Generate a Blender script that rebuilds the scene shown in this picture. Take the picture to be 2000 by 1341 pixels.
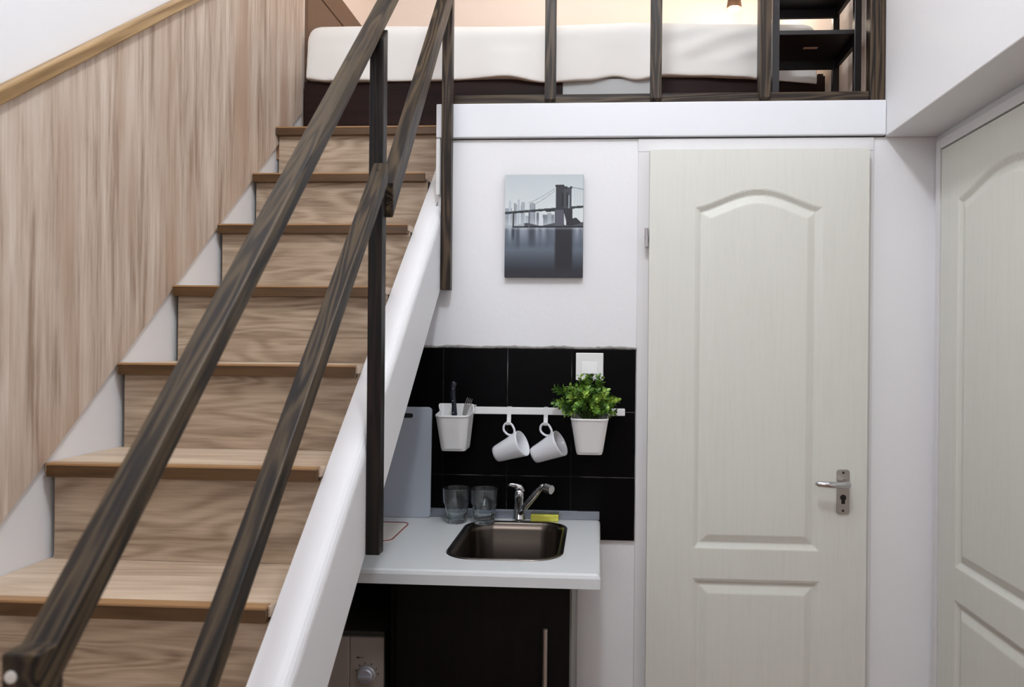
import bpy, bmesh, math, random
from mathutils import Vector, Matrix
random.seed(7)
PI = math.pi
scene = bpy.context.scene
for o in list(bpy.data.objects):
    bpy.data.objects.remove(o)
C = scene.collection

# ------------------------------------------------------------------ camera
FPX, YAW, ROLL, CH = 1500.0, 0.06, 0.009, 1.47
cam_d = bpy.data.cameras.new('camera')
cam = bpy.data.objects.new('camera', cam_d); C.objects.link(cam)
cam_d.sensor_width = 36.0
cam_d.lens = 36.0 * FPX / 2000.0
PXC = 1170 - FPX * math.tan(YAW)
cam_d.shift_x = -(PXC - 1000) / 2000.0
cam_d.shift_y = 0.0
cam_d.clip_start = 0.02
cam.matrix_world = Matrix.Translation((0, 0, CH)) @ Matrix.Rotation(YAW, 4, 'Z') @ Matrix.Rotation(PI / 2, 4, 'X') @ Matrix.Rotation(ROLL, 4, 'Z')
cam_d.dof.use_dof = True
cam_d.dof.focus_distance = 2.2
cam_d.dof.aperture_fstop = 5.6
scene.camera = cam

# ------------------------------------------------------------------ light and exposure
w = bpy.data.worlds.new('world'); scene.world = w; w.use_nodes = True
bg = w.node_tree.nodes['Background']
bg.inputs[0].default_value = (0.9, 0.93, 1.0, 1); bg.inputs[1].default_value = 0.03
scene.view_settings.view_transform = 'Standard'
scene.view_settings.look = 'None'
scene.view_settings.gamma = 1.0
scene.view_settings.use_curve_mapping = False
scene.view_settings.exposure = 0.0


def lamp(name, kind, loc, energy, color, size=0.1, rot=(0, 0, 0), size_y=None):
    d = bpy.data.lights.new(name, kind); d.energy = energy; d.color = color
    if kind == 'AREA':
        d.size = size
        if size_y:
            d.shape = 'RECTANGLE'; d.size_y = size_y
    else:
        d.shadow_soft_size = size
    o = bpy.data.objects.new(name, d); C.objects.link(o)
    o.location = loc; o.rotation_euler = rot
    return o


lamp('room_ceiling_light', 'POINT', (-0.06, 0.74, 3.3), 60, (0.89, 0.945, 1.0), 0.10)
lamp('rear_fill_light', 'AREA', (-0.6, -4.3, 2.5), 32, (0.98, 0.95, 0.97), 1.0, (PI / 2, 0, -.12), 1.3)  # unseen soft fill added behind the camera to brighten the room
lamp('loft_ceiling_light', 'AREA', (-0.1, 3.0, 3.5), 5, (1.0, 0.92, 0.84), 0.7, (0, 0, 0), 0.5)


# ------------------------------------------------------------------ material helpers
def srgb(r, g, b):
    f = lambda c: (c / 255 / 12.92) if c / 255 <= 0.04045 else ((c / 255 + 0.055) / 1.055) ** 2.4
    return (f(r), f(g), f(b), 1)


def new_mat(name):
    m = bpy.data.materials.new(name); m.use_nodes = True
    nt = m.node_tree
    return m, nt, nt.nodes['Principled BSDF']


def nd(nt, t, **k):
    n = nt.nodes.new(t)
    for a, v in k.items():
        setattr(n, a, v)
    return n


def flat(name, col, rough=0.5, metal=0.0, bump=0.0, bscale=80.0, spec=0.5, coat=0.0, emit=None, estr=0.0, var=0.0):
    m, nt, p = new_mat(name)
    p.inputs['Base Color'].default_value = col
    p.inputs['Roughness'].default_value = rough
    p.inputs['Metallic'].default_value = metal
    p.inputs['Specular IOR Level'].default_value = spec
    p.inputs['Coat Weight'].default_value = coat
    if emit:
        p.inputs['Emission Color'].default_value = emit
        p.inputs['Emission Strength'].default_value = estr
    if bump or var:
        tc = nd(nt, 'ShaderNodeTexCoord')
        ns = nd(nt, 'ShaderNodeTexNoise'); ns.inputs['Scale'].default_value = bscale; ns.inputs['Detail'].default_value = 4
        nt.links.new(tc.outputs['Object'], ns.inputs['Vector'])
        if bump:
            b = nd(nt, 'ShaderNodeBump'); b.inputs['Strength'].default_value = bump; b.inputs['Distance'].default_value = 0.004
            nt.links.new(ns.outputs['Fac'], b.inputs['Height']); nt.links.new(b.outputs['Normal'], p.inputs['Normal'])
        if var:
            n2 = nd(nt, 'ShaderNodeTexNoise'); n2.inputs['Scale'].default_value = 3.0
            nt.links.new(tc.outputs['Object'], n2.inputs['Vector'])
            mx = nd(nt, 'ShaderNodeMix', data_type='RGBA')
            mx.inputs['A'].default_value = tuple(c * (1 - var) for c in col[:3]) + (1,)
            mx.inputs['B'].default_value = tuple(min(1, c * (1 + var)) for c in col[:3]) + (1,)
            nt.links.new(n2.outputs['Fac'], mx.inputs['Factor']); nt.links.new(mx.outputs['Result'], p.inputs['Base Color'])
    return m


def wood(name, dark, mid, light, axis='X', rough=0.5, across=9.0, along=0.9, rings=9.0, ring_w=0.35, fine=0.35,
         plank=0.0, plank_axis='Y', plank_var=0.12, knots=False, bump=0.15, stain=None, coat=0.0, fibre=190.0, blotch=0.6):
    """procedural timber: contour lines of stretched noise make the figure, fine fibres on top"""
    m, nt, p = new_mat(name)
    L = nt.links.new
    tc = nd(nt, 'ShaderNodeTexCoord')
    oi = nd(nt, 'ShaderNodeObjectInfo')
    add = nd(nt, 'ShaderNodeVectorMath', operation='MULTIPLY_ADD')
    sc = nd(nt, 'ShaderNodeVectorMath', operation='SCALE'); sc.inputs[0].default_value = (13.0, 7.0, 19.0)
    L(oi.outputs['Random'], sc.inputs['Scale'])
    add2 = nd(nt, 'ShaderNodeVectorMath', operation='ADD')
    L(tc.outputs['Object'], add2.inputs[0]); L(sc.outputs[0], add2.inputs[1])
    vec = add2.outputs[0]
    pr = None
    if plank:
        sx = nd(nt, 'ShaderNodeSeparateXYZ'); L(tc.outputs['Object'], sx.inputs[0])
        dv = nd(nt, 'ShaderNodeMath', operation='DIVIDE'); dv.inputs[1].default_value = plank
        L(sx.outputs[plank_axis], dv.inputs[0])
        fl = nd(nt, 'ShaderNodeMath', operation='FLOOR'); L(dv.outputs[0], fl.inputs[0])
        wn = nd(nt, 'ShaderNodeTexWhiteNoise', noise_dimensions='1D'); L(fl.outputs[0], wn.inputs['W'])
        s2 = nd(nt, 'ShaderNodeVectorMath', operation='SCALE'); s2.inputs[0].default_value = (5.0, 9.0, 23.0)
        L(wn.outputs['Value'], s2.inputs['Scale'])
        a3 = nd(nt, 'ShaderNodeVectorMath', operation='ADD'); L(vec, a3.inputs[0]); L(s2.outputs[0], a3.inputs[1])
        vec = a3.outputs[0]; pr = wn.outputs['Value']

    def stretched(a, l):
        s = [a, a, a]; s['XYZ'.index(axis)] = l
        mp = nd(nt, 'ShaderNodeVectorMath', operation='MULTIPLY'); mp.inputs[1].default_value = s
        L(vec, mp.inputs[0]); return mp.outputs[0]
    n1 = nd(nt, 'ShaderNodeTexNoise'); n1.inputs['Scale'].default_value = 1; n1.inputs['Detail'].default_value = 2.2
    n1.inputs['Roughness'].default_value = 0.42; n1.inputs['Distortion'].default_value = 0.35
    L(stretched(across, along), n1.inputs['Vector'])
    ml = nd(nt, 'ShaderNodeMath', operation='MULTIPLY'); ml.inputs[1].default_value = rings * 2 * PI
    L(n1.outputs['Fac'], ml.inputs[0])
    sn = nd(nt, 'ShaderNodeMath', operation='SINE'); L(ml.outputs[0], sn.inputs[0])
    rg = nd(nt, 'ShaderNodeMath', operation='MULTIPLY_ADD'); rg.inputs[1].default_value = 0.5 * ring_w; rg.inputs[2].default_value = 0.0
    L(sn.outputs[0], rg.inputs[0])
    n2 = nd(nt, 'ShaderNodeTexNoise'); n2.inputs['Scale'].default_value = 1; n2.inputs['Detail'].default_value = 5; n2.inputs['Roughness'].default_value = 0.65
    L(stretched(fibre, along * 6), n2.inputs['Vector'])
    f2 = nd(nt, 'ShaderNodeMath', operation='MULTIPLY_ADD'); f2.inputs[1].default_value = fine; f2.inputs[2].default_value = -fine * 0.5
    L(n2.outputs['Fac'], f2.inputs[0])
    n3 = nd(nt, 'ShaderNodeTexNoise'); n3.inputs['Scale'].default_value = 1; n3.inputs['Detail'].default_value = 3
    L(stretched(across * 2.2, along * 1.3), n3.inputs['Vector'])
    s = nd(nt, 'ShaderNodeMath', operation='ADD'); L(rg.outputs[0], s.inputs[0]); L(f2.outputs[0], s.inputs[1])
    s2_ = nd(nt, 'ShaderNodeMath', operation='ADD'); b3 = nd(nt, 'ShaderNodeMath', operation='MULTIPLY_ADD'); b3.inputs[1].default_value = blotch; b3.inputs[2].default_value = 0.5 - 0.5 * blotch
    L(n3.outputs['Fac'], b3.inputs[0])
    L(s.outputs[0], s2_.inputs[0]); L(b3.outputs[0], s2_.inputs[1])
    out = s2_.outputs[0]
    if pr is not None:
        pm = nd(nt, 'ShaderNodeMath', operation='MULTIPLY_ADD'); pm.inputs[1].default_value = plank_var * 2; pm.inputs[2].default_value = -plank_var
        L(pr, pm.inputs[0])
        s3 = nd(nt, 'ShaderNodeMath', operation='ADD'); L(out, s3.inputs[0]); L(pm.outputs[0], s3.inputs[1]); out = s3.outputs[0]
    cr = nd(nt, 'ShaderNodeValToRGB')
    cr.color_ramp.elements[0].position = 0.25; cr.color_ramp.elements[0].color = dark
    cr.color_ramp.elements[1].position = 0.75; cr.color_ramp.elements[1].color = light
    e = cr.color_ramp.elements.new(0.48); e.color = mid
    L(out, cr.inputs[0])
    col = cr.outputs[0]
    if stain:
        n4 = nd(nt, 'ShaderNodeTexNoise'); n4.inputs['Scale'].default_value = 1; n4.inputs['Detail'].default_value = 2
        L(stretched(across * 0.7, along * 1.2), n4.inputs['Vector'])
        c4 = nd(nt, 'ShaderNodeValToRGB'); c4.color_ramp.elements[0].position = 0.52; c4.color_ramp.elements[1].position = 0.72
        c4.color_ramp.elements[0].color = (0, 0, 0, 1); c4.color_ramp.elements[1].color = (0.8, 0.8, 0.8, 1)
        L(n4.outputs['Fac'], c4.inputs[0])
        mx = nd(nt, 'ShaderNodeMix', data_type='RGBA'); mx.inputs['B'].default_value = stain
        L(c4.outputs[0], mx.inputs['Factor']); L(col, mx.inputs['A']); col = mx.outputs['Result']
    if knots:
        vo = nd(nt, 'ShaderNodeTexVoronoi'); vo.inputs['Scale'].default_value = 1
        L(stretched(across * 0.8, along * 3.0), vo.inputs['Vector'])
        ck = nd(nt, 'ShaderNodeValToRGB'); ck.color_ramp.elements[0].position = 0.04; ck.color_ramp.elements[1].position = 0.12
        ck.color_ramp.elements[0].color = (0.75, 0.75, 0.75, 1); ck.color_ramp.elements[1].color = (0, 0, 0, 1)
        L(vo.outputs['Distance'], ck.inputs[0])
        mk = nd(nt, 'ShaderNodeMix', data_type='RGBA'); mk.inputs['B'].default_value = tuple(c * 0.35 for c in dark[:3]) + (1,)
        L(ck.outputs[0], mk.inputs['Factor']); L(col, mk.inputs['A']); col = mk.outputs['Result']
    L(col, p.inputs['Base Color'])
    p.inputs['Roughness'].default_value = rough
    p.inputs['Coat Weight'].default_value = coat
    b = nd(nt, 'ShaderNodeBump'); b.inputs['Strength'].default_value = bump; b.inputs['Distance'].default_value = 0.002
    L(out, b.inputs['Height']); L(b.outputs['Normal'], p.inputs['Normal'])
    return m


M = {}
M['white'] = flat('white_paint', srgb(235, 234, 235), 0.6, bump=0.12, bscale=60, var=0.015)
M['fascia'] = flat('white_fascia_paint', srgb(228, 228, 232), 0.45, bump=0.06, bscale=20)
M['peach'] = flat('peach_paint', srgb(240, 224, 212), 0.7, bump=0.1, bscale=60)
M['brown_board'] = flat('brown_board', srgb(112, 84, 62), 0.6, bump=0.05)
M['dark_bed'] = wood('dark_bed_laminate', srgb(26, 15, 13), srgb(36, 22, 19), srgb(44, 28, 24), 'X', 0.5, 12, 1, 4, 0.2)
M['dark_bed'].node_tree.nodes['Principled BSDF'].inputs['Specular IOR Level'].default_value = 0.12
M['bed_grey'] = flat('pale_grey_laminate', srgb(176, 178, 178), 0.6)
M['black_shelf'] = flat('black_shelf_laminate', srgb(30, 25, 25), 0.35, bump=0.03)
M['oak_v'] = wood('oak_laminate_upright', srgb(158, 135, 117), srgb(196, 177, 160), srgb(216, 201, 186), 'Z', 0.55, 11, 1.1, 5, 0.15, 0.75, blotch=0.85, fibre=120,
                  plank=0.195, plank_axis='Y', plank_var=0.07, stain=srgb(178, 150, 128))
M['oak_tread'] = wood('oak_laminate_tread', srgb(172, 148, 124), srgb(204, 182, 158), srgb(222, 203, 180), 'X', 0.5, 10, 0.9, 9, 0.14, 0.5)  # lighter oak copy: light on the step tops is in the colour
M['oak_riser'] = wood('oak_laminate_riser', srgb(128, 107, 88), srgb(168, 147, 125), srgb(194, 174, 152), 'X', 0.5, 9, 1.5, 14, 0.20, 0.6)  # darker oak copy: shade of the upright faces is in the colour
M['nosing'] = wood('brown_nosing', srgb(66, 44, 20), srgb(84, 58, 30), srgb(96, 68, 38), 'X', 0.4, 30, 2, 4, 0.2)
M['lip'] = flat('oak_lip', srgb(164, 126, 86), 0.45)
M['cap'] = wood('oak_cap', srgb(126, 97, 62), srgb(158, 127, 86), srgb(182, 150, 108), 'Y', 0.45, 30, 1.5, 4, 0.3)
M['stain'] = wood('dark_stained_timber', srgb(22, 15, 10), srgb(45, 34, 24), srgb(78, 63, 44), 'Y', 0.45, 26, 2.2, 7, 0.45, 0.5, knots=True,
                  bump=0.3, stain=srgb(70, 58, 40))
M['stain_x'] = wood('dark_stained_timber_x', srgb(34, 24, 18), srgb(54, 42, 31), srgb(76, 63, 47), 'X', 0.42, 24, 1.6, 8, 0.5, 0.35, knots=True, bump=0.3)
M['stain_z'] = wood('dark_stained_timber_z', srgb(28, 20, 15), srgb(50, 38, 28), srgb(78, 63, 46), 'Z', 0.42, 24, 1.6, 8, 0.5, 0.35, knots=True, bump=0.3)
M['stain_post'] = wood('near_black_stained_timber', srgb(10, 6, 4), srgb(18, 11, 8), srgb(32, 21, 15), 'Z', 0.4, 24, 1.6, 8, 0.5, 0.35, knots=True, bump=0.3)
for k_ in ('stain', 'stain_x', 'stain_z', 'stain_post'):
    M[k_].node_tree.nodes['Principled BSDF'].inputs['Specular IOR Level'].default_value = 0.28
M['door'] = wood('cream_embossed_door', srgb(216, 215, 205), srgb(220, 219, 210), srgb(222, 221, 212), 'Z', 0.5, 40, 3, 4, 0.1, 0.8, bump=0.10, fibre=420)
M['grey_frame'] = flat('door_frame_paint', srgb(224, 222, 222), 0.45)
M['chrome'] = flat('chrome', srgb(205, 205, 208), 0.16, 1.0)
M['satin'] = flat('satin_steel', srgb(178, 172, 165), 0.32, 1.0)
M['sink_steel'] = flat('brushed_sink_steel', srgb(112, 104, 97), 0.24, 1.0)
M['black'] = flat('black_void', srgb(8, 8, 8), 0.6)
M['dark_cab'] = wood('black_brown_cabinet', srgb(6, 4, 4), srgb(9, 7, 6), srgb(13, 10, 9), 'Z', 0.5, 30, 2, 4, 0.2)
M['dark_cab'].node_tree.nodes['Principled BSDF'].inputs['Specular IOR Level'].default_value = 0.15
M['cab_edge'] = flat('lit_grey_cabinet_side', srgb(120, 118, 112), 0.5)  # cabinet side made grey, light falling on it put into the colour
M['worktop'] = flat('white_worktop', srgb(214, 216, 216), 0.35)
M['upstand'] = flat('grey_upstand', srgb(136, 140, 150), 0.35, 0.4)
M['plastic'] = flat('white_plastic', srgb(236, 235, 234), 0.3)
M['ceramic'] = flat('white_ceramic', srgb(236, 236, 240), 0.12, coat=0.4)
M['board'] = flat('grey_plastic_board', srgb(178, 184, 194), 0.45)
M['sponge'] = flat('yellow_sponge', srgb(226, 222, 96), 0.9, bump=0.6, bscale=300)
M['scour'] = flat('grey_scouring_pad', srgb(92, 96, 92), 0.95, bump=0.8, bscale=500)
M['red'] = flat('dark_red_edge', srgb(128, 38, 44), 0.5)
M['cloth'] = flat('white_cloth', srgb(224, 218, 210), 0.8, bump=0.2, bscale=250)
M['knife'] = flat('navy_black_handle', srgb(26, 28, 44), 0.35)
M['steel_dark'] = flat('fork_steel', srgb(170, 170, 168), 0.42, 1.0)
M['microwave'] = flat('silver_microwave', srgb(176, 166, 158), 0.4, 0.25)
M['micro_body'] = flat('dark_grey_microwave_case', srgb(64, 62, 56), 0.45)
M['print_dark'] = flat('dark_print', srgb(40, 38, 40), 0.6)
M['knob'] = flat('silver_knob', srgb(200, 200, 208), 0.25, 0.5)
M['shade'] = flat('brown_metal_shade', srgb(110, 84, 68), 0.4, 0.5)
M['bulb'] = flat('lit_bulb', (1, 0.8, 0.55, 1), 0.5, emit=(1, 0.78, 0.5, 1), estr=18)
M['soil'] = flat('dark_soil', srgb(26, 20, 16), 0.9, bump=0.5)
M['stem'] = flat('green_stem', srgb(70, 96, 40), 0.6)
M['floor'] = wood('oak_floor', srgb(120, 84, 58), srgb(150, 112, 82), srgb(170, 132, 100), 'Y', 0.5, 9, 0.9, 8, 0.3, 0.4, plank=0.19, plank_axis='X')
M['rear_dark'] = flat('dark_rear_wall', srgb(120, 100, 84), 0.9)  # for the unseen rear wall, coloured dark to cut bounced light
M['label'] = flat('pale_label', srgb(190, 165, 150), 0.5)
M['caulk'] = flat('grey_caulk', srgb(146, 142, 136), 0.9, bump=0.8, bscale=120)
M['linen'] = flat('white_linen', srgb(236, 233, 228), 0.85, bump=0.25, bscale=9)


def leaf_mat():
    m, nt, p = new_mat('green_leaf')
    tc = nd(nt, 'ShaderNodeTexCoord'); ns = nd(nt, 'ShaderNodeTexNoise'); ns.inputs['Scale'].default_value = 34
    nt.links.new(tc.outputs['Object'], ns.inputs['Vector'])
    cr = nd(nt, 'ShaderNodeValToRGB')
    cr.color_ramp.elements[0].position = 0.36; cr.color_ramp.elements[0].color = srgb(44, 78, 26)
    cr.color_ramp.elements[1].position = 0.66; cr.color_ramp.elements[1].color = srgb(190, 218, 96)
    e = cr.color_ramp.elements.new(0.52); e.color = srgb(96, 140, 44)
    nt.links.new(ns.outputs['Fac'], cr.inputs[0]); nt.links.new(cr.outputs[0], p.inputs['Base Color'])
    p.inputs['Roughness'].default_value = 0.4
    return m


def glass_mat():
    m, nt, p = new_mat('clear_glass')
    p.inputs['Base Color'].default_value = (0.93, 0.98, 1.0, 1)
    p.inputs['Roughness'].default_value = 0.02
    p.inputs['Transmission Weight'].default_value = 0.99
    p.inputs['IOR'].default_value = 1.48
    return m


def tile_mat():
    m, nt, p = new_mat('black_glazed_tile')
    tc = nd(nt, 'ShaderNodeTexCoord'); ns = nd(nt, 'ShaderNodeTexNoise'); ns.inputs['Scale'].default_value = 7
    nt.links.new(tc.outputs['Object'], ns.inputs['Vector'])
    b = nd(nt, 'ShaderNodeBump'); b.inputs['Strength'].default_value = 0.08; b.inputs['Distance'].default_value = 0.01
    nt.links.new(ns.outputs['Fac'], b.inputs['Height']); nt.links.new(b.outputs['Normal'], p.inputs['Normal'])
    p.inputs['Base Color'].default_value = srgb(7, 6, 8); p.inputs['Roughness'].default_value = 0.32
    p.inputs['Specular IOR Level'].default_value = 0.07
    return m


def grout_mat():
    m, nt, p = new_mat('worn_grout')
    tc = nd(nt, 'ShaderNodeTexCoord'); ns = nd(nt, 'ShaderNodeTexNoise'); ns.inputs['Scale'].default_value = 9
    nt.links.new(tc.outputs['Object'], ns.inputs['Vector'])
    cr = nd(nt, 'ShaderNodeValToRGB')
    cr.color_ramp.elements[0].position = 0.48; cr.color_ramp.elements[0].color = srgb(20, 19, 22)
    cr.color_ramp.elements[1].position = 0.72; cr.color_ramp.elements[1].color = srgb(130, 128, 130)
    nt.links.new(ns.outputs['Fac'], cr.inputs[0]); nt.links.new(cr.outputs[0], p.inputs['Base Color'])
    p.inputs['Roughness'].default_value = 0.85
    return m


M['leaf'] = leaf_mat(); M['glass'] = glass_mat(); M['tile'] = tile_mat(); M['grout'] = grout_mat()


# ------------------------------------------------------------------ mesh helpers
def obj(name, bm, mat, parent=None, smooth=False, loc=None, rotx=None):
    me = bpy.data.meshes.new(name); bmesh.ops.recalc_face_normals(bm, faces=bm.faces)
    if smooth:
        for f in bm.faces:
            f.smooth = True
    bm.to_mesh(me); bm.free()
    for mm in (mat if isinstance(mat, (list, tuple)) else [mat]):
        me.materials.append(mm)
    o = bpy.data.objects.new(name, me); C.objects.link(o)
    if parent:
        o.parent = parent
    if loc is not None:
        o.location = loc
    if rotx is not None:
        o.rotation_euler = (rotx, 0, 0)
    return o


def thing(name, label, cat, loc=(0, 0, 0), group=None):
    o = bpy.data.objects.new(name, None); C.objects.link(o); o.location = loc
    o.empty_display_size = 0.05
    o['label'] = label; o['category'] = cat
    if group:
        o['group'] = group
    return o


def tag(o, label, cat, group=None):
    o['label'] = label; o['category'] = cat
    if group:
        o['group'] = group
    return o


def struct(o, label=None, cat=None):
    o['kind'] = 'structure'
    if label:
        o['label'] = label
    if cat:
        o['category'] = cat
    return o


def B(x0, x1, y0, y1, z0, z1, bev=0.0, seg=2, bm=None, mi=0):
    b2 = bmesh.new()
    vs = [b2.verts.new((x, y, z)) for x in (x0, x1) for y in (y0, y1) for z in (z0, z1)]
    for q in ((0, 1, 3, 2), (4, 6, 7, 5), (0, 4, 5, 1), (2, 3, 7, 6), (0, 2, 6, 4), (1, 5, 7, 3)):
        b2.faces.new([vs[i] for i in q]).material_index = mi
    if bev:
        bmesh.ops.recalc_face_normals(b2, faces=b2.faces)
        bmesh.ops.bevel(b2, geom=list(b2.edges), offset=bev, segments=seg, affect='EDGES', profile=0.5)
        for f in b2.faces:
            f.material_index = mi
    return merge(bm, b2)


def merge(bm, b2):
    if bm is None:
        return b2
    tmp = bpy.data.meshes.new('tmp'); b2.to_mesh(tmp); b2.free(); bm.from_mesh(tmp); bpy.data.meshes.remove(tmp)
    return bm


def prism(poly, x0, x1, bev=0.0, ang=0.0, org=(0, 0), axis='X', bm=None, seg=2):
    """polygon in (Y,Z) pushed along X; with ang the mesh is laid in a frame turned by ang about X around org"""
    b2 = bmesh.new()
    ca, sa = math.cos(-ang), math.sin(-ang)
    pts = []
    for (a, b) in poly:
        a -= org[0]; b -= org[1]
        pts.append((a * ca - b * sa, a * sa + b * ca))
    if axis == 'X':
        A = [b2.verts.new((x0, a, b)) for a, b in pts]; Bv = [b2.verts.new((x1, a, b)) for a, b in pts]
    else:  # polygon in (X,Z) pushed along Y
        A = [b2.verts.new((a, x0, b)) for a, b in pts]; Bv = [b2.verts.new((a, x1, b)) for a, b in pts]
    n = len(pts)
    b2.faces.new(A); b2.faces.new(Bv[::-1])
    for i in range(n):
        b2.faces.new((A[i], Bv[i], Bv[(i + 1) % n], A[(i + 1) % n]))
    bmesh.ops.recalc_face_normals(b2, faces=b2.faces)
    if bev:
        bmesh.ops.bevel(b2, geom=list(b2.edges), offset=bev, segments=seg, affect='EDGES', profile=0.5)
    return merge(bm, b2)


def timber(name, poly, x0, x1, ang, mat, parent, bev=0.002):
    org = poly[0]
    bm = prism(poly, x0, x1, bev, ang, org)
    return obj(name, bm, mat, parent, loc=(0, org[0], org[1]), rotx=ang)


def lathe(prof, segs=32, center=(0, 0, 0), bm=None, mod=None, M4=None):
    b2 = bmesh.new(); rings = []
    for i, (r, z) in enumerate(prof):
        if r < 1e-6:
            rings.append([b2.verts.new((0, 0, z))]); continue
        ring = []
        for k in range(segs):
            a = 2 * PI * k / segs
            rr = r * (mod(a, z) if mod else 1)
            ring.append(b2.verts.new((rr * math.cos(a), rr * math.sin(a), z)))
        rings.append(ring)
    for a, b in zip(rings[:-1], rings[1:]):
        if len(a) == 1 and len(b) == 1:
            continue
        for k in range(segs):
            k2 = (k + 1) % segs
            if len(a) == 1:
                b2.faces.new((a[0], b[k], b[k2]))
            elif len(b) == 1:
                b2.faces.new((a[k], b[0], a[k2]))
            else:
                b2.faces.new((a[k], b[k], b[k2], a[k2]))
    if M4 is not None:
        b2.transform(M4)
    b2.transform(Matrix.Translation(center))
    return merge(bm, b2)


def tube(pts, r, segs=12, bm=None, caps=True, flat_=None):
    """round tube through points; r may be a list. flat_ = (sx, sy) scales the section"""
    b2 = bmesh.new(); rings = []
    pts = [Vector(p) for p in pts]; n = len(pts)
    rs = r if isinstance(r, (list, tuple)) else [r] * n
    prev = None
    for i, p in enumerate(pts):
        t = (pts[min(i + 1, n - 1)] - pts[max(i - 1, 0)]).normalized()
        up = prev if prev is not None else (Vector((1, 0, 0)) if abs(t.x) < 0.8 else Vector((0, 0, 1)))
        u = (up - t * up.dot(t)).normalized(); v = t.cross(u); prev = u
        sx, sy = flat_ or (1, 1)
        rings.append([b2.verts.new(p + (u * math.cos(2 * PI * k / segs) * sx + v * math.sin(2 * PI * k / segs) * sy) * rs[i]) for k in range(segs)])
    for a, b in zip(rings[:-1], rings[1:]):
        for k in range(segs):
            b2.faces.new((a[k], b[k], b[(k + 1) % segs], a[(k + 1) % segs]))
    if caps:
        b2.faces.new(rings[0][::-1]); b2.faces.new(rings[-1])
    return merge(bm, b2)


def rrect(cx, cy, hx, hy, r, n=8):
    out = []
    for (sx, sy, a0) in ((1, 1, 0), (-1, 1, PI / 2), (-1, -1, PI), (1, -1, 1.5 * PI)):
        for k in range(n + 1):
            a = a0 + k * PI / 2 / n
            out.append((cx + sx * (hx - r) + r * math.cos(a), cy + sy * (hy - r) + r * math.sin(a)))
    return out


def loft(loops, bm=None, cap0=False, cap1=False):
    b2 = bmesh.new()
    L = [[b2.verts.new(p) for p in lp] for lp in loops]
    n = len(L[0])
    for a, b in zip(L[:-1], L[1:]):
        for k in range(n):
            b2.faces.new((a[k], a[(k + 1) % n], b[(k + 1) % n], b[k]))
    if cap0:
        b2.faces.new(L[0])
    if cap1:
        b2.faces.new(L[-1][::-1])
    return merge(bm, b2)


FZ = 0.06          # floor level
CZ = 3.6           # ceiling level
XL, XR, XB = -1.105, 0.98, 0.832   # left wall, door wall on the right, bulkhead face
YB = 2.31          # wall under the loft
YR = -4.5          # wall behind the camera
LZ = 2.19          # loft floor level
YL = 3.72          # loft back wall

# ------------------------------------------------------------------ the room
struct(obj('floor', B(XL - .1, XR + .1, YR - .1, YB + .1, FZ - .1, FZ), M['floor']))
struct(obj('ceiling', B(XL - .1, XR + .1, YR - .1, YL + .1, CZ, CZ + .1), M['white']))
struct(obj('wall_left', B(XL - .1, XL, YR - .1, 2.765, FZ - .1, CZ), M['white']))
struct(obj('wall_rear', B(XL, XR, YR - .1, YR, FZ - .1, CZ), M['rear_dark']))
struct(obj('wall_right', B(XR, XR + .1, YR, YB + .1, FZ - .1, CZ), M['white']))
struct(obj('wall_right_upper', B(XB, XR, YR, YB, 2.084, CZ, 0.003), M['white']))
# wall below the loft: low under the stairs, full height beside them
struct(obj('wall_back', prism([(XL, FZ - .1), (XR, FZ - .1), (XR, 2.084), (-.49, 2.084), (-.49, 1.66), (XL, 1.60)], YB, YB + .08, axis='Y'), M['white']))
struct(obj('wall_loft_left', B(XL - .1, XL, 2.765, YL + .1, LZ - .3, CZ), M['peach']))
struct(obj('wall_loft_back', B(XL - .1, XB + .2, YL, YL + .1, LZ - .3, CZ), M['peach']))
struct(obj('wall_loft_right', B(XB + .003, XB + .15, YB + .001, YL, LZ - .3, CZ), M['peach']))
bm = prism([(-.49, LZ - .1), (XB, LZ - .1), (XB, LZ), (-.49, LZ)], YB + .012, YL, axis='Y')
B(XL, -.49, 2.56, YL, LZ - .1, LZ, bm=bm)
struct(obj('floor_loft', bm, M['floor']))
# fascia with its slightly wavy lower edge and a shadow gap
struct(obj('trim_1', B(-.497, XB - .001, YB - .016, YB + .01, 2.088, LZ, 0.003), M['fascia']))
# white plastic edge strip hanging at the top of the stairs
bm = B(-.497, -.484, YB - .016, YB - .001, 1.915, 2.0855, 0.003)
struct(obj('trim_2', bm, M['plastic']))
# side wall closing the stair flight behind the fascia
struct(obj('wall_stair_side', B(-.4965, -.4905, YB + .011, 2.56, 1.70, LZ - .101), M['white']))


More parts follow.
